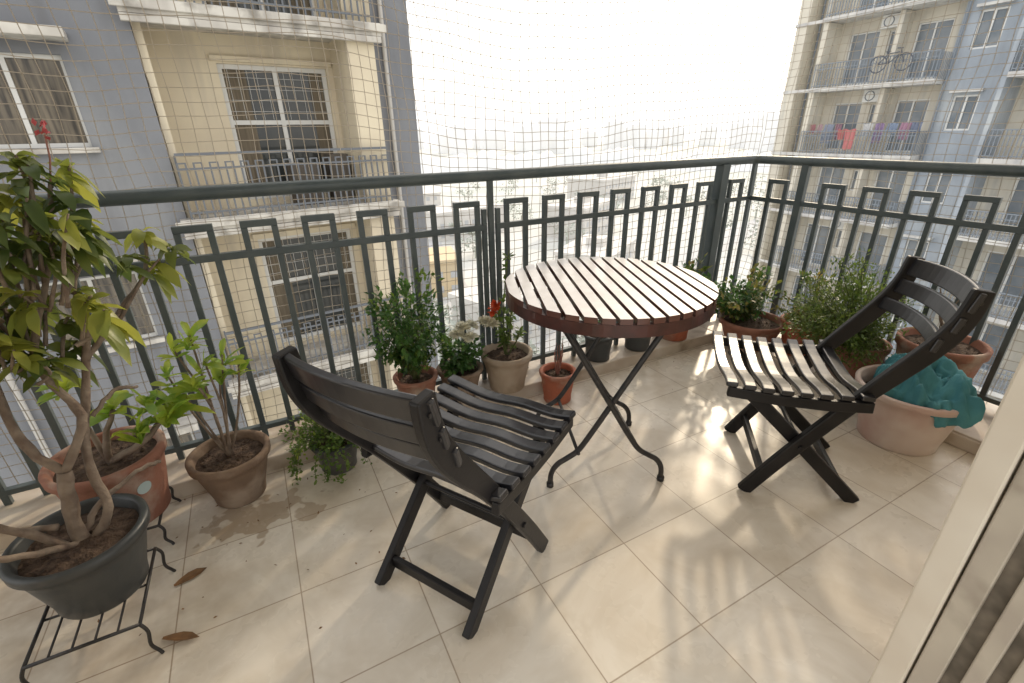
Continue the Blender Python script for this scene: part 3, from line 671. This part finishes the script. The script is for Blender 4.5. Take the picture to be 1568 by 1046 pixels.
for i,c in enumerate(cols):
    b=MB(); wd=random.uniform(.25,.5); hh=random.uniform(.4,1.0); y0=-.02 if i in(4,5) else .25; zt=1.08+(.0 if i in(4,5) else .25)
    vs=[];fs=[]
    for u in range(9):
        for v in range(5): vs.append((x+wd*u/8*(1-.08*v/4)+.02*math.sin(v+i),y0+.035*math.sin(u*2.1+v*.5+i),zt-hh*v/4-.03*math.sin(u*.9+i)))
    for u in range(8):
        for v in range(4): fs.append((u*5+v,u*5+v+1,u*5+v+6,u*5+v+5))
    b.add(vs,fs); obj('garment_%d'%i,b,plain('fabric%d'%i,tuple(.14+.52*q for q in c),.9),ln); x+=wd+random.uniform(.02,.12)
b=MB(); b.tube([(1.7,.25,1.33),(6.7,.25,1.33)],.008,6); obj('clothes_line',b,M_rail2,ln)
bk=empty('bicycle',(26,OYR,3.0),-math.pi/2); b=MB()
for cxw in(4.6,5.6):
    b.tube([(cxw+.33*math.cos(t*math.pi/12),-.12,.72+.33*math.sin(t*math.pi/12)) for t in range(24)],.026,6,closed=True)
    for t in range(8): b.tube([(cxw,-.12,.72),(cxw+.32*math.cos(t*math.pi/4),-.12,.72+.32*math.sin(t*math.pi/4))],.005,4)
for a_,c_ in(((4.6,.72),(5.02,.72)),((5.02,.72),(4.9,1.15)),((4.6,.72),(4.92,1.08)),((4.92,1.08),(5.4,1.12)),((5.02,.72),(5.42,1.08)),((5.6,.72),(5.37,1.25)),((5.22,1.27),(5.45,1.25)),((4.82,1.17),(5.0,1.17))):
    b.tube([(a_[0],-.12,a_[1]),(c_[0],-.12,c_[1])],.022,6)
obj('bike_frame',b,M_bike,bk)
# ------------------------------------------------------------------ far ground, trees, low buildings, hills
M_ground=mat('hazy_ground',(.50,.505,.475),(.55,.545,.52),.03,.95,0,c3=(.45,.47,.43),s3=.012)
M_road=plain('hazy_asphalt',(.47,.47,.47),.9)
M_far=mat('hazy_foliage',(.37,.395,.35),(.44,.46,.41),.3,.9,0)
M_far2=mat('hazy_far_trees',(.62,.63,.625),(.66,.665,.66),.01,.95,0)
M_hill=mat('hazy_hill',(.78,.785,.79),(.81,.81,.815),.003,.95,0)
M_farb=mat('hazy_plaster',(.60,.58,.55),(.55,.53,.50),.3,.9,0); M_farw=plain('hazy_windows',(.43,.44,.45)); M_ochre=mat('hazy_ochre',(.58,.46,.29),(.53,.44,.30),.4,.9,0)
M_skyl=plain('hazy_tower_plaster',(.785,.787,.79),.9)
b=MB(); b.add([(-5000,-5000,-30),(5000,-5000,-30),(5000,6000,-30),(-5000,6000,-30)],[(0,1,2,3)]); obj('ground',b,M_ground)
b=MB()
def ribbon(pts,w,z):
    pts=[V((x,y,z)) for x,y in pts]
    vs=[];fs=[]
    for i,q in enumerate(pts):
        t=(pts[min(i+1,len(pts)-1)]-pts[max(i-1,0)]).normalized(); n_=V((-t.y,t.x,0)); vs+=[q-n_*w/2,q+n_*w/2]
    for i in range(len(pts)-1): fs.append((2*i,2*i+1,2*i+3,2*i+2))
    b.add(vs,fs)
ribbon([(-40,30),(20,45),(70,75),(160,110),(400,160)],9,-29.996); ribbon([(12,0),(26,50),(40,120),(90,300)],7,-29.992)
obj('road',b,M_road)
random.seed(21); b=MB()
for i in range(150):
    d=random.uniform(40,330); a=yaw+random.uniform(-.75,.75); x=d*math.sin(a); y=d*math.cos(a)
    if 20<x<45 and y<24: continue
    rr=random.uniform(2.0,4.4)*(1+d/400); hh=random.uniform(5,9)
    b.tube([(x,y,-30),(x,y,-30+hh*.5)],.25,5)
    for cl_ in range(9):
        cc=V((x,y,-30+hh*.65))+V((random.uniform(-1,1)*rr*.7,random.uniform(-1,1)*rr*.7,random.uniform(-.5,.6)*rr*.6)); cr_=rr*random.uniform(.3,.5)
        for q in range(26):
            e=rv()
            if e.length>1: continue
            s=random.uniform(.4,.9); b.sleaf(cc+e*cr_,rv(),s*1.4,s)
obj('distant_trees',b,M_far)
for (x,y,wx_,wy_,hh,a,mm) in((34,66,16,10,7,.3,M_farb),(66,84,20,12,7,.6,M_farb),(27,96,18,12,7,-.2,M_ochre),(95,130,24,14,9,.5,M_farb),(60,150,26,14,8,.2,M_farb),(150,190,30,20,10,.4,M_farb),(45,190,40,16,9,.1,M_farb)):
    e=empty('low_building',(x,y,-30),a); b=MB(); b.box(-wx_/2,wx_/2,-wy_/2,wy_/2,0,hh); b.box(-wx_/2-.3,wx_/2+.3,-wy_/2-.3,wy_/2+.3,hh+.002,hh+.8); b.box(-2,2,-2,2,hh+.802,hh+2.6); obj('walls',b,mm,e)
    b=MB()
    for fl in range(int(hh/3)):
        for q in range(int(wx_/3)):
            xx=-wx_/2+1+q*3; b.box(xx,xx+1.4,-wy_/2-.06,-wy_/2+.02,fl*3+1,fl*3+2.4)
    obj('windows',b,M_farw,e)
random.seed(8); b=MB()
for i in range(46):
    d=random.uniform(700,1100); a=yaw+random.uniform(-.35,.5); x=d*math.sin(a); y=d*math.cos(a); w_=random.uniform(14,30); h_=random.uniform(22,38)+ (12 if random.random()<.2 else 0)
    b.box(x-w_/2,x+w_/2,y-9,y+9,-30,-30+h_); b.box(x-w_/6,x+w_/6,y-4,y+4,-30+h_+.01,-30+h_+4)
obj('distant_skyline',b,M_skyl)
def ridge(name,dist,h0,amp,sc_,m,zb,depth):
    b=MB(); vs=[];fs=[]; n=260
    for i in range(n+1):
        a=yaw-1.1+2.2*i/n; q=V((a*sc_,dist*.01,0)); hh=h0+amp*(noise.fractal(q,1,2,6))
        for j,(dd,k) in enumerate(((0,0),(depth*.3,.8),(depth*.6,1),(depth,.0))):
            vs.append(((dist+dd)*math.sin(a),(dist+dd)*math.cos(a),zb+max(0,hh)*k))
    for i in range(n):
        for j in range(3): fs.append((i*4+j,i*4+4+j,i*4+5+j,i*4+1+j))
    b.add(vs,fs); obj(name,b,m,smooth=True)
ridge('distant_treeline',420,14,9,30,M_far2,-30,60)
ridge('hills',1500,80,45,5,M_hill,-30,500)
